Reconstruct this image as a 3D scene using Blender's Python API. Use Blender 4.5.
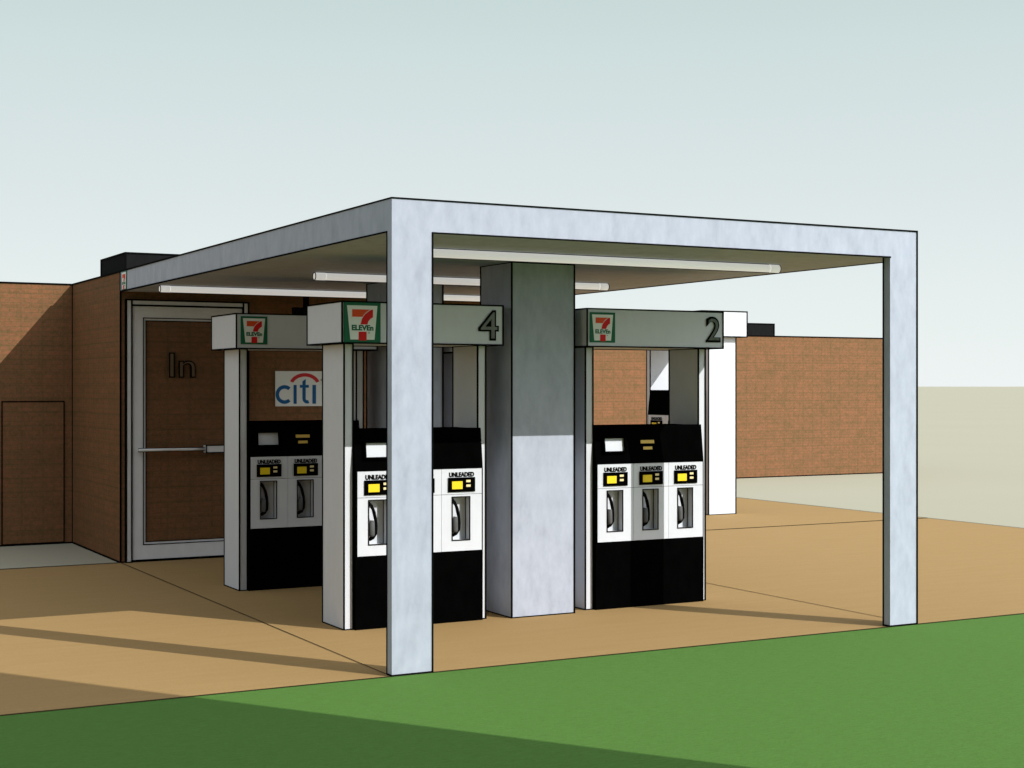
import bpy, bmesh, math, random
from mathutils import Vector, Matrix
random.seed(4)
R = math.radians
S = bpy.context.scene
for o in list(bpy.data.objects): bpy.data.objects.remove(o)
COL = S.collection

# ------------------------------------------------------------ camera
CAM = Vector((-3.523, -7.998, 1.676))
cd = bpy.data.cameras.new('camera'); cam = bpy.data.objects.new('camera', cd); COL.objects.link(cam)
cam.location = CAM
cam.rotation_euler = (R(90), 0, -R(90 - 61.67))
cd.sensor_width = 36; cd.lens = 36 * 1508 / 1024.0
cd.shift_y = 1.9 / 1024.0
cd.clip_start = 0.05; cd.clip_end = 6000
S.camera = cam
S.cycles.diffuse_bounces = 10; S.cycles.max_bounces = 14

# ------------------------------------------------------------ view, sky, sun
EXPO = 0.65
FILL_GLOW = 1.9
S.view_settings.view_transform = 'Standard'
S.view_settings.look = 'None'
S.view_settings.gamma = 1.0
S.view_settings.use_curve_mapping = False
S.view_settings.exposure = EXPO
SUN = Vector((0.655, -1.0, 0.783)).normalized()        # towards the sun
el = math.asin(SUN.z)
sd = bpy.data.lights.new('sun', 'SUN'); sun = bpy.data.objects.new('sun', sd); COL.objects.link(sun)
sd.energy = 3.15; sd.angle = R(0.15); sd.color = (1.0, 0.985, 0.95)
sun.rotation_euler = SUN.to_track_quat('Z', 'Y').to_euler()
sun.location = (20, -30, 25)
W = bpy.data.worlds.new('World'); S.world = W; W.use_nodes = True
nt = W.node_tree; nt.nodes.clear()
wo = nt.nodes.new('ShaderNodeOutputWorld')
bg1 = nt.nodes.new('ShaderNodeBackground'); bg2 = nt.nodes.new('ShaderNodeBackground')
sky = nt.nodes.new('ShaderNodeTexSky'); sky.sky_type = 'NISHITA'; sky.sun_disc = False
sky.sun_elevation = el; sky.sun_rotation = math.atan2(SUN.x, SUN.y)
sky.dust_density = 3.0; sky.air_density = 1.0
bg1.inputs['Strength'].default_value = 0.05
nt.links.new(sky.outputs[0], bg1.inputs[0])
tc = nt.nodes.new('ShaderNodeTexCoord'); sp = nt.nodes.new('ShaderNodeSeparateXYZ')
ramp = nt.nodes.new('ShaderNodeValToRGB')
nt.links.new(tc.outputs['Generated'], sp.inputs[0]); nt.links.new(sp.outputs['Z'], ramp.inputs[0])
cr = ramp.color_ramp
def lin(c): return tuple(((v/255.0)/12.92 if v <= 10 else ((v/255.0+0.055)/1.055)**2.4) for v in c) + (1,)
cr.elements[0].position = 0.0; cr.elements[0].color = lin((240, 246, 245))
cr.elements[1].position = 1.0; cr.elements[1].color = (.66, .70, .80, 1)
for p, c in ((0.06, (231, 240, 239)), (0.13, (220, 230, 231)), (0.19, (212, 225, 225)), (0.255, (200, 217, 216))):
    e = cr.elements.new(p); e.color = lin(c)
e = cr.elements.new(.34); e.color = lin((206, 220, 221))
nt.links.new(ramp.outputs[0], bg2.inputs[0]); bg2.inputs['Strength'].default_value = 1.03 / 2 ** EXPO
mx = nt.nodes.new('ShaderNodeMixShader'); mx.inputs[0].default_value = 0.95
nt.links.new(bg1.outputs[0], mx.inputs[1]); nt.links.new(bg2.outputs[0], mx.inputs[2])
# broad glow added on the sun's side of the sky to lift shaded faces
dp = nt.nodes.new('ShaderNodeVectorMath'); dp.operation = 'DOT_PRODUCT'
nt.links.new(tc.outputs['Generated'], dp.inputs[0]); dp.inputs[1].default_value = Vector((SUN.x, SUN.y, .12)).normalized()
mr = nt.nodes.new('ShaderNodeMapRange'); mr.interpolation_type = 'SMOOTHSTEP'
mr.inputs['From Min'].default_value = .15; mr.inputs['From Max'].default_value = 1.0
mr.inputs['To Min'].default_value = 0.0; mr.inputs['To Max'].default_value = FILL_GLOW / 2 ** EXPO
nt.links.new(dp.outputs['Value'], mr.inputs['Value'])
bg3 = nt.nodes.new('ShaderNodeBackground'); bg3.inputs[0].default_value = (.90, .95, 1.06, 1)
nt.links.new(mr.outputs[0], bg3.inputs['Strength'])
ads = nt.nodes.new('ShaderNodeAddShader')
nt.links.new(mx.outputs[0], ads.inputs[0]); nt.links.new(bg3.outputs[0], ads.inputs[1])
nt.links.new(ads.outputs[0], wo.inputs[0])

# ------------------------------------------------------------ materials
def mat(name, col, rough=0.7, spec=0.25, metal=0.0):
    m = bpy.data.materials.new(name); m.use_nodes = True
    b = m.node_tree.nodes['Principled BSDF']
    b.inputs['Base Color'].default_value = tuple(col) + (1,)
    b.inputs['Roughness'].default_value = rough
    b.inputs['Specular IOR Level'].default_value = spec
    b.inputs['Metallic'].default_value = metal
    return m
def nd(m, t): return m.node_tree.nodes.new(t)
def lk(m, a, b): m.node_tree.links.new(a, b)
def bsdf(m): return m.node_tree.nodes['Principled BSDF']
def noise(m, vec, scale, detail=4, rough=0.55):
    n = nd(m, 'ShaderNodeTexNoise'); n.inputs['Scale'].default_value = scale
    n.inputs['Detail'].default_value = detail; n.inputs['Roughness'].default_value = rough
    if vec: lk(m, vec, n.inputs['Vector'])
    return n.outputs['Fac']
def cramp(m, fac, stops):
    r = nd(m, 'ShaderNodeValToRGB'); lk(m, fac, r.inputs[0]); e = r.color_ramp.elements
    e[0].position, e[0].color = stops[0][0], tuple(stops[0][1]) + (1,)
    e[1].position, e[1].color = stops[-1][0], tuple(stops[-1][1]) + (1,)
    for p, c in stops[1:-1]:
        x = e.new(p); x.color = tuple(c) + (1,)
    return r.outputs[0]
def mixc(m, fac, a, b, mode='MIX'):
    n = nd(m, 'ShaderNodeMix'); n.data_type = 'RGBA'; n.blend_type = mode
    for sock, v in ((n.inputs[0], fac), (n.inputs[6], a), (n.inputs[7], b)):
        if hasattr(v, 'is_linked'): lk(m, v, sock)
        elif isinstance(v, (int, float)): sock.default_value = v
        else: sock.default_value = tuple(v) + (1,)
    return n.outputs[2]
def mapped(m, scale, kind='Object'):
    if kind == 'Pos':
        g = nd(m, 'ShaderNodeNewGeometry'); src = g.outputs['Position']
    else:
        t = nd(m, 'ShaderNodeTexCoord'); src = t.outputs[kind]
    mp = nd(m, 'ShaderNodeMapping'); mp.inputs['Scale'].default_value = scale
    lk(m, src, mp.inputs[0]); return mp.outputs[0]

M = {}
def sc(c, k): return tuple(v * k for v in c)
# pale galvanised sheet metal, blotchy with faint vertical streaks
m = M['metal'] = mat('pale_sheet_metal', (.31, .35, .385), .62, .2)
base = (.372, .398, .462)
f1 = noise(m, mapped(m, (9, 9, 4), 'Pos'), 1.0, 5, .6)
f2 = noise(m, mapped(m, (20, 20, 9), 'Pos'), 1.0, 4, .6)
c1 = cramp(m, f1, [(.3, sc(base, .88)), (.5, base), (.7, (.400, .428, .497))])
c2 = cramp(m, f2, [(.35, (.93, .94, .955)), (.65, (1.035, 1.035, 1.03))])
lk(m, mixc(m, 1.0, c1, c2, 'MULTIPLY'), bsdf(m).inputs['Base Color'])
# brick
def brick(name, a, b, mortar):
    m = mat(name, a, .9, .1)
    g = nd(m, 'ShaderNodeNewGeometry'); s = nd(m, 'ShaderNodeSeparateXYZ'); lk(m, g.outputs['Position'], s.inputs[0])
    ad = nd(m, 'ShaderNodeMath'); lk(m, s.outputs[0], ad.inputs[0]); lk(m, s.outputs[1], ad.inputs[1])
    cb = nd(m, 'ShaderNodeCombineXYZ'); lk(m, ad.outputs[0], cb.inputs[0]); lk(m, s.outputs[2], cb.inputs[1])
    br = nd(m, 'ShaderNodeTexBrick'); lk(m, cb.outputs[0], br.inputs['Vector'])
    br.inputs['Color1'].default_value = a + (1,); br.inputs['Color2'].default_value = b + (1,)
    br.inputs['Mortar'].default_value = mortar + (1,)
    br.inputs['Scale'].default_value = 1.0; br.inputs['Mortar Size'].default_value = .006
    br.inputs['Mortar Smooth'].default_value = .3; br.inputs['Bias'].default_value = -.1
    br.inputs['Brick Width'].default_value = .15; br.inputs['Row Height'].default_value = .05
    n = noise(m, mapped(m, (3.2, 3.2, 5), 'Pos'), 1.0, 3, .5)
    t = cramp(m, n, [(.35, (.93, .97, .94)), (.62, (1.04, 1.01, 1.0))])
    b2 = nd(m, 'ShaderNodeTexBrick'); lk(m, cb.outputs[0], b2.inputs['Vector'])
    b2.inputs['Color1'].default_value = (1.04, 1.02, 1.02, 1); b2.inputs['Color2'].default_value = (.97, .98, .96, 1)
    b2.inputs['Mortar'].default_value = (.84, .93, .88, 1); b2.inputs['Scale'].default_value = 1.0
    b2.inputs['Mortar Size'].default_value = .022; b2.inputs['Mortar Smooth'].default_value = 1.0
    b2.inputs['Brick Width'].default_value = .22; b2.inputs['Row Height'].default_value = .14; b2.offset = 0.0
    t = mixc(m, 1.0, t, b2.outputs[0], 'MULTIPLY')
    n3 = noise(m, mapped(m, (60, 60, 90), 'Pos'), 1.0, 3, .6)
    t3 = cramp(m, n3, [(.3, (.86, .86, .86)), (.7, (1.14, 1.14, 1.14))])
    n4 = noise(m, mapped(m, (22, 22, 22), 'Pos'), 1.0, 2, .5)
    t3 = mixc(m, 1.0, t3, cramp(m, n4, [(.35, (.84, .92, .84)), (.6, (1.05, 1.02, 1.03))]), 'MULTIPLY')
    c = mixc(m, 1.0, br.outputs[0], t, 'MULTIPLY'); c = mixc(m, 1.0, c, t3, 'MULTIPLY')
    lk(m, c, bsdf(m).inputs['Base Color'])
    bp = nd(m, 'ShaderNodeBump'); bp.inputs['Strength'].default_value = .25; bp.inputs['Distance'].default_value = .004
    inv = nd(m, 'ShaderNodeMath'); inv.operation = 'SUBTRACT'; inv.inputs[0].default_value = 1; lk(m, br.outputs['Fac'], inv.inputs[1])
    lk(m, inv.outputs[0], bp.inputs['Height']); lk(m, bp.outputs[0], bsdf(m).inputs['Normal'])
    return m
M['brick'] = brick('orange_brown_brick', (.200, .091, .045), (.176, .085, .043), (.152, .088, .042))
# sand-brown paving
m = M['paving'] = mat('tan_paving', (.246, .156, .064), .9, .1)
f = noise(m, mapped(m, (1.2, 10, 1), 'Pos'), 1.3, 4, .6)
f2 = noise(m, mapped(m, (70, 70, 70), 'Pos'), 1.0, 3, .6)
c = cramp(m, f, [(.3, (.292, .186, .074)), (.7, (.312, .200, .083))])
c = mixc(m, 1.0, c, cramp(m, f2, [(.3, (.95, .95, .95)), (.7, (1.05, 1.05, 1.05))]), 'MULTIPLY')
lk(m, c, bsdf(m).inputs['Base Color'])
# flat green lawn
m = M['lawn'] = mat('mown_lawn', (.067, .151, .037), .95, .05)
f = noise(m, mapped(m, (5, 26, 1), 'Pos'), 2.2, 6, .65)
f2 = noise(m, mapped(m, (45, 130, 10), 'Pos'), 1.0, 4, .7)
c = cramp(m, f, [(.3, (.066, .146, .029)), (.52, (.075, .165, .035)), (.72, (.085, .182, .042))])
c = mixc(m, 1.0, c, cramp(m, f2, [(.3, (.84, .86, .82)), (.7, (1.14, 1.1, 1.12))]), 'MULTIPLY')
lk(m, c, bsdf(m).inputs['Base Color'])
bp = nd(m, 'ShaderNodeBump'); bp.inputs['Strength'].default_value = .3; bp.inputs['Distance'].default_value = .01
lk(m, f2, bp.inputs['Height']); lk(m, bp.outputs[0], bsdf(m).inputs['Normal'])
# khaki ground
m = M['ground'] = mat('pale_khaki_ground', (.335, .325, .255), .95, .05)
f = noise(m, mapped(m, (.15, .15, .15), 'Pos'), 1.0, 5, .6)
lk(m, cramp(m, f, [(.3, (.340, .324, .243)), (.7, (.350, .333, .250))]), bsdf(m).inputs['Base Color'])

def worn(name, col, rough, spec, amt=.04, scale=14):
    m = mat(name, col, rough, spec)
    f = noise(m, mapped(m, (scale, scale, scale * .5)), 1.0, 4, .6)
    c = cramp(m, f, [(.35, sc(col, 1 - amt)), (.65, sc(col, 1 + amt))])
    lk(m, c, bsdf(m).inputs['Base Color'])
    lk(m, cramp(m, f, [(.3, (rough * .9,) * 3), (.7, (min(1, rough * 1.1),) * 3)]), bsdf(m).inputs['Roughness'])
    return m
M['white'] = worn('white_enamel', (.565, .58, .61), .5, .25, .02)
M['black'] = worn('black_enamel', (.0012, .0012, .0012), 1.0, .0, .2)
M['line'] = mat('black_edge_trim', (.003, .003, .003), .9, .02)
M['joint'] = mat('dark_paving_joint', (.03, .022, .012), .9, .02)
M['dark'] = worn('charcoal_plastic', (.035, .036, .036), .6, .15, .1)
M['grip'] = worn('grey_rubber', (.09, .09, .09), .7, .1, .1)
M['aluminium'] = worn('grey_aluminium', (.66, .66, .67), .45, .3, .03)
M['yellow'] = mat('yellow_display', (.75, .55, .012), .5, .2)
M['cream'] = mat('cream_button', (.72, .60, .30), .5, .2)
M['gold'] = mat('gold_strip', (.62, .42, .09), .5, .2)
M['unit'] = worn('black_unit_housing', (.009, .009, .009), .9, .03, .15)
M['green'] = mat('sign_green', (.008, .115, .055), .6, .2)
M['cream_white'] = mat('sign_white', (.74, .76, .72), .6, .2)
M['orange'] = mat('sign_orange', (.70, .072, .012), .6, .2)
M['red'] = mat('sign_red', (.62, .008, .008), .6, .2)
M['citi_blue'] = mat('sign_blue', (.006, .10, .27), .6, .2)
M['citi_red'] = mat('sign_arc_red', (.55, .03, .035), .6, .2)
M['numeral'] = worn('numeral_grey', (.16, .17, .155), .6, .2, .15, 30)
M['numeral_dark'] = worn('numeral_dark', (.09, .11, .085), .6, .2, .3, 30)
M['letter'] = mat('letter_brown', (.12, .085, .05), .6, .2)
M['roof'] = worn('grey_roof_felt', (.2, .2, .19), .9, .1, .1, 2)
m = M['tube'] = mat('lit_tube', (.75, .74, .70), .4, .3)
bsdf(m).inputs['Emission Color'].default_value = (1, .985, .95, 1)
bsdf(m).inputs['Emission Strength'].default_value = .27
m = M['glass'] = bpy.data.materials.new('door_glass'); m.use_nodes = True
n = m.node_tree; n.nodes.clear()
o_ = n.nodes.new('ShaderNodeOutputMaterial'); t_ = n.nodes.new('ShaderNodeBsdfTransparent')
g_ = n.nodes.new('ShaderNodeBsdfGlossy'); x_ = n.nodes.new('ShaderNodeMixShader')
t_.inputs[0].default_value = (.97, .97, .97, 1); g_.inputs['Roughness'].default_value = .25
x_.inputs[0].default_value = .012
n.links.new(t_.outputs[0], x_.inputs[1]); n.links.new(g_.outputs[0], x_.inputs[2]); n.links.new(x_.outputs[0], o_.inputs[0])

# ------------------------------------------------------------ mesh helpers
class MB:
    """collects shapes with material slots, builds ONE mesh object"""
    def __init__(s): s.bm = bmesh.new(); s.mats = []; s.lines_mat = None
    def mi(s, k):
        if k not in s.mats: s.mats.append(k)
        return s.mats.index(k)
    def poly(s, pts, k):
        f = s.bm.faces.new([s.bm.verts.new(p) for p in pts]); f.material_index = s.mi(k); return f
    def box(s, x0, x1, y0, y1, z0, z1, k):
        v = [s.bm.verts.new(p) for p in ((x0,y0,z0),(x1,y0,z0),(x1,y1,z0),(x0,y1,z0),(x0,y0,z1),(x1,y0,z1),(x1,y1,z1),(x0,y1,z1))]
        for q in ((0,3,2,1),(4,5,6,7),(0,1,5,4),(1,2,6,5),(2,3,7,6),(3,0,4,7)):
            s.bm.faces.new([v[i] for i in q]).material_index = s.mi(k)
        return s
    def prism_x(s, prof, x0, x1, k):          # prof: (y, z)
        a = [s.bm.verts.new((x0, y, z)) for y, z in prof]; b = [s.bm.verts.new((x1, y, z)) for y, z in prof]
        n = len(prof); i_ = s.mi(k)
        s.bm.faces.new(a).material_index = i_; s.bm.faces.new(b[::-1]).material_index = i_
        for i in range(n):
            s.bm.faces.new((a[i], b[i], b[(i+1) % n], a[(i+1) % n])).material_index = i_
        return s
    def plate(s, prof, y0, y1, k):            # prof: (x, z), thickness along y (y0 in front)
        a = [s.bm.verts.new((x, y0, z)) for x, z in prof]; b = [s.bm.verts.new((x, y1, z)) for x, z in prof]
        n = len(prof); i_ = s.mi(k)
        s.bm.faces.new(a).material_index = i_; s.bm.faces.new(b[::-1]).material_index = i_
        for i in range(n):
            s.bm.faces.new((a[i], a[(i+1) % n], b[(i+1) % n], b[i])).material_index = i_
        return s
    def tube(s, pts, rad, k, seg=12):
        i_ = s.mi(k); rings = []
        pts = [Vector(p) for p in pts]
        if not hasattr(rad, '__len__'): rad = [rad] * len(pts)
        for i, p in enumerate(pts):
            d = (pts[min(i+1, len(pts)-1)] - pts[max(i-1, 0)]).normalized()
            up = Vector((0, 0, 1)) if abs(d.z) < .9 else Vector((0, 1, 0))
            u = d.cross(up).normalized(); v = d.cross(u)
            rings.append([s.bm.verts.new(p + (u*math.cos(2*math.pi*j/seg) + v*math.sin(2*math.pi*j/seg))*rad[i]) for j in range(seg)])
        for a, b in zip(rings, rings[1:]):
            for j in range(seg):
                f = s.bm.faces.new((a[j], a[(j+1) % seg], b[(j+1) % seg], b[j])); f.material_index = i_; f.smooth = True
        s.bm.faces.new(rings[0]).material_index = i_; s.bm.faces.new(rings[-1][::-1]).material_index = i_
        return s
    def mesh(s, me, mtx, keys):
        off = {i: s.mi(k) for i, k in enumerate(keys)}
        vs = [s.bm.verts.new(mtx @ v.co) for v in me.vertices]
        for p in me.polygons:
            try:
                f = s.bm.faces.new([vs[i] for i in p.vertices]); f.material_index = off.get(p.material_index, 0)
            except ValueError: pass
        return s
    def build(s, name, parent=None, edges=None, origin=None, dist=None, k='line'):
        """edges: world offset (Vector) used to size the black edge trim, or None for no trim"""
        bmesh.ops.recalc_face_normals(s.bm, faces=s.bm.faces)
        if edges is not None:
            segs = []
            for e in s.bm.edges:
                if len(e.link_faces) == 2:
                    if e.calc_face_angle(0) < R(28): continue
                elif len(e.link_faces) != 1: continue
                segs.append((e.verts[0].co.copy(), e.verts[1].co.copy()))
            s.add_lines(segs, edges, k)
        me = bpy.data.meshes.new(name); s.bm.to_mesh(me); s.bm.free()
        for k in s.mats: me.materials.append(M[k])
        ob = bpy.data.objects.new(name, me); COL.objects.link(ob)
        if parent: ob.parent = parent
        if origin: ob.location = origin
        return ob
    def add_lines(s, segs, off, k='line', w=.72):
        i_ = s.mi(k)
        for a, b in segs:
            d = b - a; L = d.length
            if L < 1e-4: continue
            d /= L
            up = Vector((0, 0, 1)) if abs(d.z) < .9 else Vector((0, 1, 0))
            u = d.cross(up).normalized(); v = d.cross(u).normalized()
            r = []
            for p in (a, b):
                hw = min((p + off - CAM).length, 22) / 1508 * w
                q = p + (d * hw if p is b else -d * hw) * .9
                r.append([s.bm.verts.new(q + (u*x + v*y) * hw) for x, y in ((-1,-1),(1,-1),(1,1),(-1,1))])
            for j in range(4):
                s.bm.faces.new((r[0][j], r[0][(j+1) % 4], r[1][(j+1) % 4], r[1][j])).material_index = i_
            s.bm.faces.new(r[0][::-1]).material_index = i_; s.bm.faces.new(r[1]).material_index = i_
Z0 = Vector((0, 0, 0))
def thing(name, label, cat, loc=(0, 0, 0), rz=0, group=None):
    o = bpy.data.objects.new(name, None); COL.objects.link(o); o.empty_display_size = .3
    o.location = loc; o.rotation_euler = (0, 0, rz)
    return tag(o, label, cat, group)
def tag(o, label, cat, group=None):
    o['label'] = label; o['category'] = cat
    if group: o['group'] = group
    return o
def struct(o): o['kind'] = 'structure'; return o

def text_mesh(txt, size, extrude=0.0, offset=0.0, spacing=1.0):
    cu = bpy.data.curves.new('t', 'FONT'); cu.body = txt; cu.size = size; cu.extrude = extrude; cu.offset = offset
    cu.space_character = spacing; cu.resolution_u = 4
    ob = bpy.data.objects.new('t', cu); COL.objects.link(ob)
    dg = bpy.context.evaluated_depsgraph_get(); dg.update()
    me = bpy.data.meshes.new_from_object(ob.evaluated_get(dg))
    bpy.data.objects.remove(ob); bpy.data.curves.remove(cu)
    return me
def add_text(mb, txt, x0, x1, z0, z1, y, key, thick=.002, offset=0.0):
    """letters standing in the xz-plane facing -y, fitted in the given rectangle"""
    me = text_mesh(txt, 1.0, .5, offset)
    xs = [v.co.x for v in me.vertices]; ys = [v.co.y for v in me.vertices]
    ax, bx, ay, by = min(xs), max(xs), min(ys), max(ys)
    mtx = Matrix(((( x1-x0)/(bx-ax), 0, 0, x0 - ax*(x1-x0)/(bx-ax)), (0, 0, -thick, y),
                  (0, (z1-z0)/(by-ay), 0, z0 - ay*(z1-z0)/(by-ay)), (0, 0, 0, 1)))
    mb.mesh(me, mtx, [key]); bpy.data.meshes.remove(me)

# ------------------------------------------------------------ the setting
g = MB(); g.poly([(-1500, -900, -.009), (2600, -900, -.009), (2600, 3200, -.009), (-1500, 3200, -.009)], 'ground')
struct(g.build('ground'))
PX = 10.23
g = MB()
h = -.0045
g.poly([(-40, 0, h), (PX, 0, h), (PX, 6.37, h), (-40, 6.37, h)], 'paving')
g.poly([(4.03, 6.37, h), (PX, 6.37, h), (PX, 14.15, h), (4.03, 14.15, h)], 'paving')
def joint(x0, y0, x1, y1, w=.62):
    a, b = Vector((x0, y0, 0)), Vector((x1, y1, 0)); d = (b - a).normalized(); n_ = Vector((-d.y, d.x, 0))
    q = []
    for p, s_ in ((a, 1), (a, -1), (b, -1), (b, 1)):
        dist = min((p - CAM).length, 22)
        vert = 1 if abs(d.y) > abs(d.x) else 2.6
        q.append(p + n_ * s_ * dist / 1508 * w * vert + Vector((0, 0, -.001)))
    g.poly(q, 'joint')
joint(0, 0.004, 0, 6.37); joint(4.03, 0.07, 4.03, 6.37)
joint(4.03, 6.37, PX, 6.37)
joint(-9, 6.37, 0, 6.37, .9); joint(PX, 0, PX, 14.15, 1.0)
joint(-6, 0, 16, 0, .42)
struct(g.build('paving'))
g = MB(); g.poly([(-60, -60, h), (60, -60, h), (60, 0, h), (-60, 0, h)], 'lawn')
struct(g.build('lawn'))

# ------------------------------------------------------------ brick store with the corner, the wing and its doors
HT = 2.762
st = thing('brick_store', 'brown brick store with glazed entrance behind the canopy and a recessed side wing', 'building', (0, 6.37, 0))
ST = Vector((0, 6.37, 0))
w = MB()
prof = [(0, 0), (4.03, 0), (4.03, 7.2), (-9, 7.2), (-9, 2.085), (0, 2.085)]
a = [w.bm.verts.new((x, y, 0)) for x, y in prof]; b = [w.bm.verts.new((x, y, HT)) for x, y in prof]
w.mi('brick')
for i in range(6): w.bm.faces.new((a[i], a[(i+1) % 6], b[(i+1) % 6], b[i]))
w.bm.faces.new(b)
w.build('wall', st, edges=ST)
r = MB(); r.poly([(x * .985 + .03, y * .985 + .06, HT + .006) for x, y in prof], 'roof'); r.build('roof', st)

# entrance door: frame, leaf, glass, push bar, lettering
dr = bpy.data.objects.new('door', None)
d = MB()
fx0, fx1, fz = .046, 1.250, 2.495
d.box(fx0, fx0 + .052, -.035, -.002, -.002, fz, 'aluminium')
d.box(fx1 - .052, fx1, -.035, -.002, -.002, fz, 'aluminium')
d.box(fx0 + .052, fx1 - .052, -.035, -.002, fz - .05, fz, 'aluminium')
door = d.build('door', st, edges=ST)          # the frame; leaf pieces are its sub-parts
lf = MB()
lx0, lx1, lz0, lz1 = .100, 1.196, .012, 2.443
ix0, ix1, iz0, iz1 = .212, 1.084, .16, 2.325
for bx in ((lx0, ix0, lz0, lz1), (ix1, lx1, lz0, lz1), (ix0, ix1, lz0, iz0), (ix0, ix1, iz1, lz1)):
    lf.box(bx[0], bx[1], -.022, -.004, bx[2], bx[3], 'aluminium')
# inner bead
for bx in ((ix0, ix0 + .026, iz0, iz1), (ix1 - .026, ix1, iz0, iz1), (ix0 + .026, ix1 - .026, iz0, iz0 + .026), (ix0 + .026, ix1 - .026, iz1 - .026, iz1)):
    lf.box(bx[0], bx[1], -.014, -.004, bx[2], bx[3], 'aluminium')
segs = []
def rect_segs(x0, x1, z0, z1, y):
    p = [Vector((x0, y, z0)), Vector((x1, y, z0)), Vector((x1, y, z1)), Vector((x0, y, z1))]
    return [(p[i], p[(i+1) % 4]) for i in range(4)]
lf.add_lines(rect_segs(lx0, lx1, lz0, lz1, -.022), ST)
lf.add_lines(rect_segs(ix0, ix1, iz0, iz1, -.022) + rect_segs(ix0+.026, ix1-.026, iz0+.026, iz1-.026, -.014), ST, w=.4)
lf.build('door_leaf', door)
gl = MB(); gl.box(ix0 + .02, ix1 - .02, -.010, -.006, iz0 + .02, iz1 - .02, 'glass'); gl.build('glass_pane', door)
pb = MB()
pb.tube([(.155, -.075, 1.065), (.80, -.075, 1.065)], .014, 'aluminium', 10)
pb.box(.16, .18, -.07, -.02, 1.05, 1.08, 'aluminium')
pb.box(.80, 1.17, -.115, -.022, 1.03, 1.10, 'aluminium')
pb.add_lines(rect_segs(.80, 1.17, 1.03, 1.10, -.115) + [(Vector((.155, -.075, 1.065 + s_)), Vector((.80, -.075, 1.065 + s_))) for s_ in (.014, -.014)], ST, w=.5)
pb.build('push_bar', door)
tx = MB()
add_text(tx, 'In', .462, .722, 1.755, 1.998, -.018, 'line', .008, .022)
add_text(tx, 'In', .473, .711, 1.767, 1.986, -.024, 'letter', .006, -.012)
tx.build('lettering', door)
bpy.data.objects.remove(dr)
# flush brick-faced door in the wing
sdm = MB(); sdm.box(-.728, -.092, 2.078, 2.0845, .01, 1.511, 'brick'); sdm.add_lines(rect_segs(-.728, -.092, .01, 1.511, 2.078), ST, w=.5)
sd_ = sdm.build('side_door', st); sd_['label'] = 'low flush brick-faced service door outlined in the wing wall'

# rooftop unit on the store
ru = thing('rooftop_unit', 'low black rooftop unit on the store roof above the canopy corner', 'rooftop unit', (.165, 6.84, HT))
q = MB(); q.box(0, 1.7, 0, 1.02, .0, .222, 'unit'); q.build('housing', ru, edges=Vector((.165, 6.84, HT)))
q = MB()
for i in range(6): q.box(.12 + i * .25, .12 + i * .25 + .14, .1, .92, .222, .232, 'dark')
q.build('vent_grille', ru)

# second brick building far right
b2 = thing('brick_building', 'long low sunlit brick building across the paving behind the right post', 'building', (8.6, 14.2, 0))
B2 = Vector((8.6, 14.2, 0))
q = MB(); q.box(0, 8.4, 0, 6, 0, 2.592, 'brick'); q.build('wall', b2, edges=B2)
q = MB(); q.poly([(.05, .05, 2.598), (8.35, .05, 2.598), (8.35, 5.95, 2.598), (.05, 5.95, 2.598)], 'roof'); q.build('roof', b2)
ru2 = thing('rooftop_unit', 'small black rooftop unit on the far right brick building beside the tall pump', 'rooftop unit', (13.1, 14.8, 2.592))
q = MB(); q.box(0, 1.31, 0, .9, 0, .255, 'unit'); q.build('housing', ru2, edges=Vector((13.1, 14.8, 2.59)))
q = MB()
for i in range(4): q.box(.12 + i * .29, .12 + i * .29 + .16, .1, .8, .255, .265, 'dark')
q.build('vent_grille', ru2)

# unseen building added behind the viewer to cast the shadow across the lawn
b3 = thing('shadow_caster_building', 'unseen tall brick building added behind the viewer to cast the lawn shadow', 'building', (-12, -10.7, 0))
bw = MB(); bw.box(0, 17.83, -7, 0, 0, 11.2, 'brick'); bw.build('wall', b3)
for fl in range(3):
    for i in range(7):
        x = 1.0 + i * 2.4; z = 1.0 + fl * 3.4
        q = MB(); q.box(x, x + 1.2, 0.002, .05, z, z + 1.6, 'white'); wf = q.build('window', b3)
        q = MB(); q.box(x + .08, x + 1.12, .05, .06, z + .08, z + 1.52, 'dark'); q.build('pane', wf)
q = MB(); q.box(-.15, 17.83, -7.1, .1, 11.2, 11.4, 'roof'); q.build('roof', b3)

# ------------------------------------------------------------ canopy
cn = thing('canopy', 'pale blotchy sheet metal forecourt canopy on two thin posts and two thick pillars', 'canopy')
CW, CD, CB = 4.03, 6.366, 2.573
q = MB(); q.box(0, CW, .0, CD, CB, HT + .002, 'metal')
V = Vector; T = HT + .002
q.add_lines([(V((0,0,T)), V((CW,0,T))), (V((0,0,T)), V((0,CD,T))), (V((CW,0,T)), V((CW,CD,T))), (V((CW,0,CB)), V((CW,0,T))),
             (V((.26,0,CB)), V((3.782,0,CB))), (V((0,.067,CB)), V((0,CD,CB))), (V((CW,.067,CB)), V((CW,CD,CB)))], Z0)
q.build('roof', cn)
for x0, x1 in ((0, .26), (3.782, 4.03)):
    q = MB(); q.box(x0, x1, 0, .067, -.004, CB, 'metal')
    # trim on the vertical edges and the foot only: the post runs flush into the fascia
    v = [Vector((x0, 0, 0)), Vector((x1, 0, 0)), Vector((x1, .067, 0)), Vector((x0, .067, 0))]
    up = Vector((0, 0, CB)); f0 = Vector((0, 0, .002))
    inner = [(v[i] + f0, v[i] + up) for i in (1, 2, 3)] if x0 == 0 else [(v[i] + f0, v[i] + up) for i in (1, 2, 3)]
    q.add_lines(inner + [(v[i] + f0, v[(i+1) % 4] + f0) for i in range(4)], Z0)
    q.build('post', cn)
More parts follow.
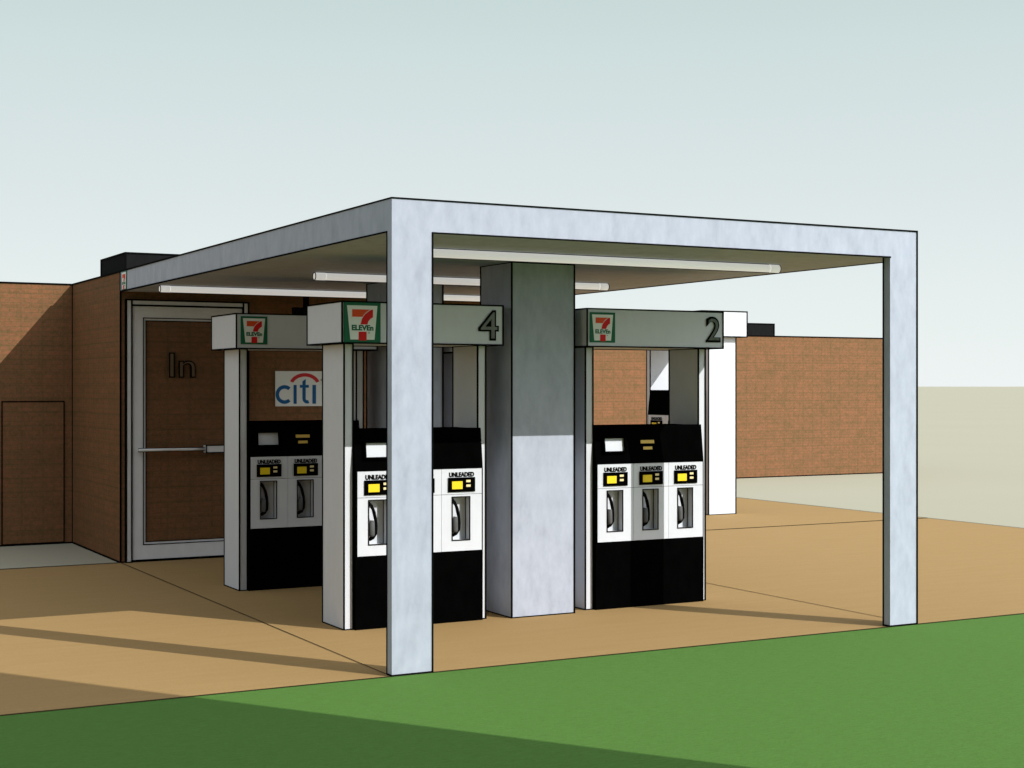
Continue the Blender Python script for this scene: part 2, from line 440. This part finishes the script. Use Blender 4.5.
def pillar(x0, x1, y0, y1):
    q = MB(); q.box(x0, x1, y0, y1, -.002, CB - .001, 'metal'); q.build('pillar', cn, edges=Z0)
pillar(1.65, 2.175, 1.60, 2.09)
pillar(1.65, 2.175, 3.84, 4.285)

def seven(mb, x0, x1, z0, z1, y):
    """green tile with a white tapering field, a two-tone 7 and green lettering, facing -y"""
    W_, H_ = x1 - x0, z1 - z0
    P = lambda pts: [(x0 + u * W_, z0 + v * H_) for u, v in pts]
    mb.plate(P([(0, 0), (1, 0), (1, 1), (0, 1)]), y - .004, y, 'green')
    mb.plate(P([(.17, .065), (.83, .065), (.91, .925), (.08, .925)]), y - .006, y - .0038, 'cream_white')
    mb.plate(P([(.22, .64), (.50, .64), (.535, .70), (.62, .775), (.71, .825), (.22, .825)]), y - .008, y - .0058, 'orange')
    mb.plate(P([(.445, .45), (.63, .45), (.66, .53), (.72, .595), (.785, .635), (.785, .825), (.74, .825), (.66, .775), (.56, .695), (.49, .60)]), y - .008, y - .0058, 'red')
    mb.plate(P([(.395, .045), (.61, .045), (.61, .265), (.395, .265)]), y - .008, y - .0058, 'red')
    add_text(mb, 'ELEVEn', x0 + .205 * W_, x0 + .80 * W_, z0 + .295 * H_, z0 + .435 * H_, y - .0068, 'green', .001, .045)
    add_text(mb, '®', x0 + .655 * W_, x0 + .70 * W_, z0 + .22 * H_, z0 + .26 * H_, y - .0068, 'green', .001, 0)
# sign on the canopy's left fascia, next to the store corner (faces -x)
q = MB(); seven(q, 0, .19, 0, .182, 0)
sg = q.build('logo_sign', cn); sg.rotation_euler = (0, 0, -math.pi / 2); sg.location = (-.001, 6.31, CB + .003)

# ------------------------------------------------------------ tube lamps under the canopy
def lamp(x0, x1, y, label):
    t = thing('tube_lamp', label, 'lamp', (x0, y, CB - .033), group='long tube lamps under the canopy')
    L = x1 - x0; OFF = Vector((x0, y, CB - .033))
    q = MB(); q.tube([(.09, 0, 0), (L - .09, 0, 0)], .029, 'tube', 20)
    q.add_lines([(Vector((.0, 0, s_ * .0305)), Vector((L, 0, s_ * .0305))) for s_ in (1, -1)], OFF, w=.4)
    q.build('tube', t)
    for a_, b_ in ((0, .088), (L - .088, L)):
        q = MB(); q.tube([(a_, 0, 0), (b_, 0, 0)], .0305, 'tube', 20); q.add_lines([(Vector((0 if a_ == 0 else L, r_ * math.cos(u_) * .03, r_ * math.sin(u_) * .03)), Vector((0 if a_ == 0 else L, r_ * math.cos(u_ + .4) * .03, r_ * math.sin(u_ + .4) * .03))) for r_ in (1,) for u_ in [k_ * .3927 for k_ in range(16)]], OFF, w=.35); q.build('end_cap', t)
lamp(.50, 3.50, .88, 'white tube lamp under the front edge of the canopy, nearest the viewer')
lamp(.745, 3.46, 3.2, 'white tube lamp under the middle of the canopy between the two pillars')
lamp(.085, 3.62, 5.30, 'white tube lamp under the back of the canopy, above the glass door')

# ------------------------------------------------------------ petrol pumps
PW, PD = 1.095, .40
def make_pump(OFF, pz=1.0):
    t = bpy.data.objects.new('fuel_pump', None); COL.objects.link(t); t.empty_display_size = .3
    for x0, x1 in ((0, .065), (PW - .065, PW)):
        q = MB(); q.box(x0, x1, 0, PD, -.002, 1.968, 'white'); q.build('side_column', t, edges=OFF)
    q = MB(); q.box(-.075, PW + .062, -.15, PD + .11, 1.968, 2.248, 'white'); q.build('header', t, edges=OFF)
    q = MB()
    q.box(.07, PW - .07, .03, PD - .02, -.002, 1.34, 'black')
    q.prism_x([(-.038, -.004), (.03, -.004), (.03, .498), (-.04, .498)], .068, PW - .043, 'black')
    q.prism_x([(-.04, 1.088), (.03, 1.088), (.07, 1.375), (-.006, 1.375)], .068, PW - .043, 'black')
    q.box(.068, .082, -.04, .03, .498, 1.088, 'black'); q.box(PW - .05, PW - .043, -.04, .03, .498, 1.088, 'black')
    q.box(.07, PW - .07, .06, PD - .02, 1.34, 1.372, 'black')
    q.build('cabinet', t)
    # card screen and gold strips on the sloping top
    def slope(z): return -.04 + (z - 1.088) / (1.375 - 1.088) * .034
    q = MB()
    zz = ((1.182, 1.282))
    q.prism_x([(slope(zz[0]) - .003, zz[0]), (slope(zz[0]) + .004, zz[0]), (slope(zz[1]) + .004, zz[1]), (slope(zz[1]) - .003, zz[1])], .145, .325, 'white')
    scn = q.build('screen', t)
    q = MB()
    for a_, b_, c_, d_ in ((.135, .145, zz[0] - .008, zz[1] + .01), (.322, .335, zz[0] - .008, zz[1] + .01), (.135, .335, zz[1] - .001, zz[1] + .012), (.135, .335, zz[0] - .01, zz[0] + .001)):
        q.prism_x([(slope(c_) - .027, c_), (slope(c_), c_), (slope(d_), d_), (slope(d_) - .027, d_)], a_, b_, 'black')
    q.build('bezel', scn)
    q = MB()
    for a_, b_, c_, d_ in ((.478, .60, 1.237, 1.262), (.498, .58, 1.190, 1.212)):
        q.prism_x([(slope(c_) - .004, c_), (slope(c_) + .002, c_), (slope(d_) + .002, d_), (slope(d_) - .004, d_)], a_, b_, 'gold')
    q.build('price_strips', t)
    # three dispensing panels with a recessed nozzle bay each
    X0, PWD = .082, .3205
    for i in range(3):
        x = X0 + i * PWD; xr = x + PWD - .0025
        yf, yb = -.043, .029
        bx0, bx1, bz0, bz1 = x + .082, x + .222, .578, .886
        q = MB()
        q.box(x, bx0, yf, yb, .502, .903, 'white'); q.box(bx1, xr, yf, yb, .502, .903, 'white')
        q.box(bx0, bx1, yf, yb, .502, bz0, 'white'); q.box(bx0, bx1, yf, yb, bz1, .903, 'white')
        q.box(bx0 - .001, bx1 + .001, yb - .006, yb, bz0, bz1, 'white')
        q.box(x, xr, yf, yb, .906, 1.085, 'white')
        q.box(x - .002, xr, yf + .006, yb - .01, .9, .909, 'line')
        if i < 2: q.box(xr, xr + .0025, yf + .006, yb - .01, .502, 1.085, 'line')
        q.add_lines(rect_segs(bx0, bx1, bz0, bz1, yf) + [(Vector((bx1 - .0, yb - .008, bz0)), Vector((bx1 - .0, yb - .008, bz1)))], OFF, w=.5)
        pn = q.build('dispensing_panel', t)
        q = MB()
        dx0, dx1, dz0, dz1 = x + .050, x + .262, .922, 1.024
        q.box(dx0, dx1, yf - .008, yf, dz0, dz1, 'black')
        ww, hh = dx1 - dx0, dz1 - dz0
        q.box(dx0 + .13 * ww, dx0 + .52 * ww, yf - .010, yf - .0078, dz0 + .20 * hh, dz0 + .74 * hh, 'yellow')
        q.box(dx0 + .66 * ww, dx0 + .82 * ww, yf - .010, yf - .0078, dz0 + .66 * hh, dz0 + .82 * hh, 'cream')
        q.box(dx0 + .66 * ww, dx0 + .82 * ww, yf - .010, yf - .0078, dz0 + .34 * hh, dz0 + .50 * hh, 'cream')
        q.build('display', pn)
        q = MB(); add_text(q, 'UNLEADED', x + .058, x + .256, 1.028, 1.062, yf - .002, 'line', .003, .045); q.build('lettering', pn)
        # nozzle: curved spout over a thick grip
        q = MB(); yc = yf + .018; nx = bx0
        pts = [(nx + .008, yc, .868), (nx + .028, yc, .845), (nx + .048, yc, .80), (nx + .060, yc, .75), (nx + .064, yc, .70), (nx + .060, yc, .655), (nx + .040, yc, .628), (nx + .012, yc, .612)]
        q.tube(pts, [.012, .013, .013, .012, .012, .014, .015, .012], 'line', 8)
        q.tube([(nx + .034, yc - .004, .745), (nx + .028, yc - .004, .70), (nx + .028, yc - .004, .65), (nx + .030, yc - .004, .635)], [.016, .024, .024, .018], 'grip', 8)
        q.build('nozzle', pn)
    return t
def pump_sign(t, x0, x1, z0, z1):
    q = MB(); seven(q, x0, x1, z0, z1, -.152); q.build('logo_sign', t)
def numeral(t, ch, x0, x1, z0, z1, key):
    q = MB()
    add_text(q, ch, x0 - .007, x1 + .007, z0 - .007, z1 + .007, -.155, 'line', .008, .028)
    add_text(q, ch, x0 + .009, x1 - .009, z0 + .009, z1 - .009, -.162, key, .006, -.004)
    q.build('pump_number', t)
def tree_of(o): return [o] + [c for ch in [c for c in bpy.data.objects if c.parent == o] for c in tree_of(ch)]
def copy_pump(src):
    n_ = src.copy(); COL.objects.link(n_)
    for ch in [c for c in bpy.data.objects if c.parent == src]:
        c = ch.copy(); COL.objects.link(c); c.parent = n_
        for gch in [k for k in bpy.data.objects if k.parent == ch]:
            d_ = gch.copy(); COL.objects.link(d_); d_.parent = c
            for g2 in [k for k in bpy.data.objects if k.parent == gch]:
                e_ = g2.copy(); COL.objects.link(e_); e_.parent = d_
    return n_
GP = 'fuel pumps around the canopy pillars'
p4 = make_pump(Vector((.9, 1.7, 1)))
p2, p3, p5, p1 = copy_pump(p4), copy_pump(p4), copy_pump(p4), copy_pump(p4)
p4.location = (.379, 1.672, 0); p2.location = (2.325, 1.690, 0)
p3.location = (.374, 3.935, 0); p5.location = (2.325, 3.935, 0)
p3.scale = (1, 1, 1.006)
p1.location = (8.03, 9.50, 0); p1.rotation_euler = (0, 0, -math.pi / 2); p1.scale = (1.33, 1.09, 1.178)
for ch in [c for c in bpy.data.objects if c.parent == p1 and c.name.startswith('screen')]:
    for g_ in [c for c in bpy.data.objects if c.parent == ch]: bpy.data.objects.remove(g_)
    bpy.data.objects.remove(ch)
tag(p4, 'white and black fuel pump bearing the number 4, partly behind the front left post', 'fuel pump', GP)
tag(p2, 'white and black fuel pump bearing the number 2, right of the thick front pillar', 'fuel pump', GP)
tag(p3, 'shaded white and black fuel pump between the glass door and pump number 4', 'fuel pump', GP)
tag(p5, 'white and black fuel pump mostly hidden behind pump number 4 and the front pillar', 'fuel pump', GP)
tag(p1, 'taller sunlit fuel pump standing end-on beyond pump number 2, outside the canopy', 'fuel pump', GP)
pump_sign(p4, .012 - .075 + .0, .205 + .0, 1.973, 2.243)
pump_sign(p2, -.055, .165, 1.998, 2.222)
pump_sign(p3, -.040, .185, 2.002, 2.228)
numeral(p4, '4', .965, 1.113, 2.005, 2.208, 'numeral')
numeral(p2, '2', 1.0, 1.122, 2.02, 2.205, 'numeral_dark')

# ------------------------------------------------------------ bank sign on the store wall
cs = thing('bank_sign', 'white bank sign with blue lettering citi and red arc on the shaded brick wall', 'sign', (1.536, 6.366, 1.472))
q = MB(); q.box(0, .555, -.008, 0, 0, .352, 'cream_white'); q.build('board', cs)
q = MB()
def ring(cx_, cz, r0, r1, a0, a1, k, n_=24, y=-.0095):
    pts = [(cx_ + r1 * math.cos(R(a0 + (a1-a0) * i / n_)), cz + r1 * math.sin(R(a0 + (a1-a0) * i / n_))) for i in range(n_ + 1)]
    inn = [(cx_ + r0 * math.cos(R(a0 + (a1-a0) * i / n_)), cz + r0 * math.sin(R(a0 + (a1-a0) * i / n_))) for i in range(n_ + 1)]
    for i in range(n_):
        q.plate([pts[i], pts[i+1], inn[i+1], inn[i]], y, -.0078, k)
ring(.096, .118, .058, .094, 48, 312, 'citi_blue')
q.plate([(.191, .024), (.224, .024), (.224, .214), (.191, .214)], -.0095, -.0078, 'citi_blue')
q.plate([(.392, .024), (.430, .024), (.430, .214), (.392, .214)], -.0095, -.0078, 'citi_blue')
q.plate([(.285, .075), (.320, .075), (.320, .274), (.285, .25)], -.0095, -.0078, 'citi_blue')
q.plate([(.257, .186), (.285, .186), (.285, .214), (.257, .214)], -.0095, -.0078, 'citi_blue')
q.plate([(.320, .186), (.353, .186), (.353, .214), (.320, .214)], -.0095, -.0078, 'citi_blue')
ring(.337, .078, .018, .052, 180, 295, 'citi_blue', 12)
q.build('lettering', cs)
q = MB()
def arc_ellipse(cx_, cz, ax, az, th, a0, a1, n_=24):
    def P(a_, s_): return (cx_ + (ax + s_) * math.cos(R(a_)), cz + (az + s_) * math.sin(R(a_)))
    for i in range(n_):
        u, v = a0 + (a1-a0) * i / n_, a0 + (a1-a0) * (i+1) / n_
        q.plate([P(u, th/2), P(v, th/2), P(v, -th/2), P(u, -th/2)], -.0095, -.0078, 'citi_red')
arc_ellipse(.310, .20, .150, .115, .036, 22, 158)
q.build('arc', cs)
q = MB(); add_text(q, '®', .478, .495, .255, .275, -.009, 'dark', .001, 0); q.build('mark', cs)

# ------------------------------------------------------------ small black camera hanging from the canopy by the wall
sc_ = thing('security_camera', 'small black security camera hanging from the canopy near the brick wall above the bank sign', 'camera', (1.80, 6.2, CB))
OFF = Vector((1.80, 6.2, CB))
q = MB(); q.box(-.016, .016, -.016, .016, -.125, -.002, 'unit'); q.build('stem', sc_, edges=OFF)
q = MB(); q.box(-.045, .06, -.04, .04, -.19, -.125, 'unit'); q.build('housing', sc_, edges=OFF)
q = MB(); q.box(-.09, -.045, -.03, .03, -.185, -.13, 'unit'); q.box(-.125, -.09, -.038, .038, -.19, -.125, 'unit'); q.build('lens', sc_, edges=OFF)
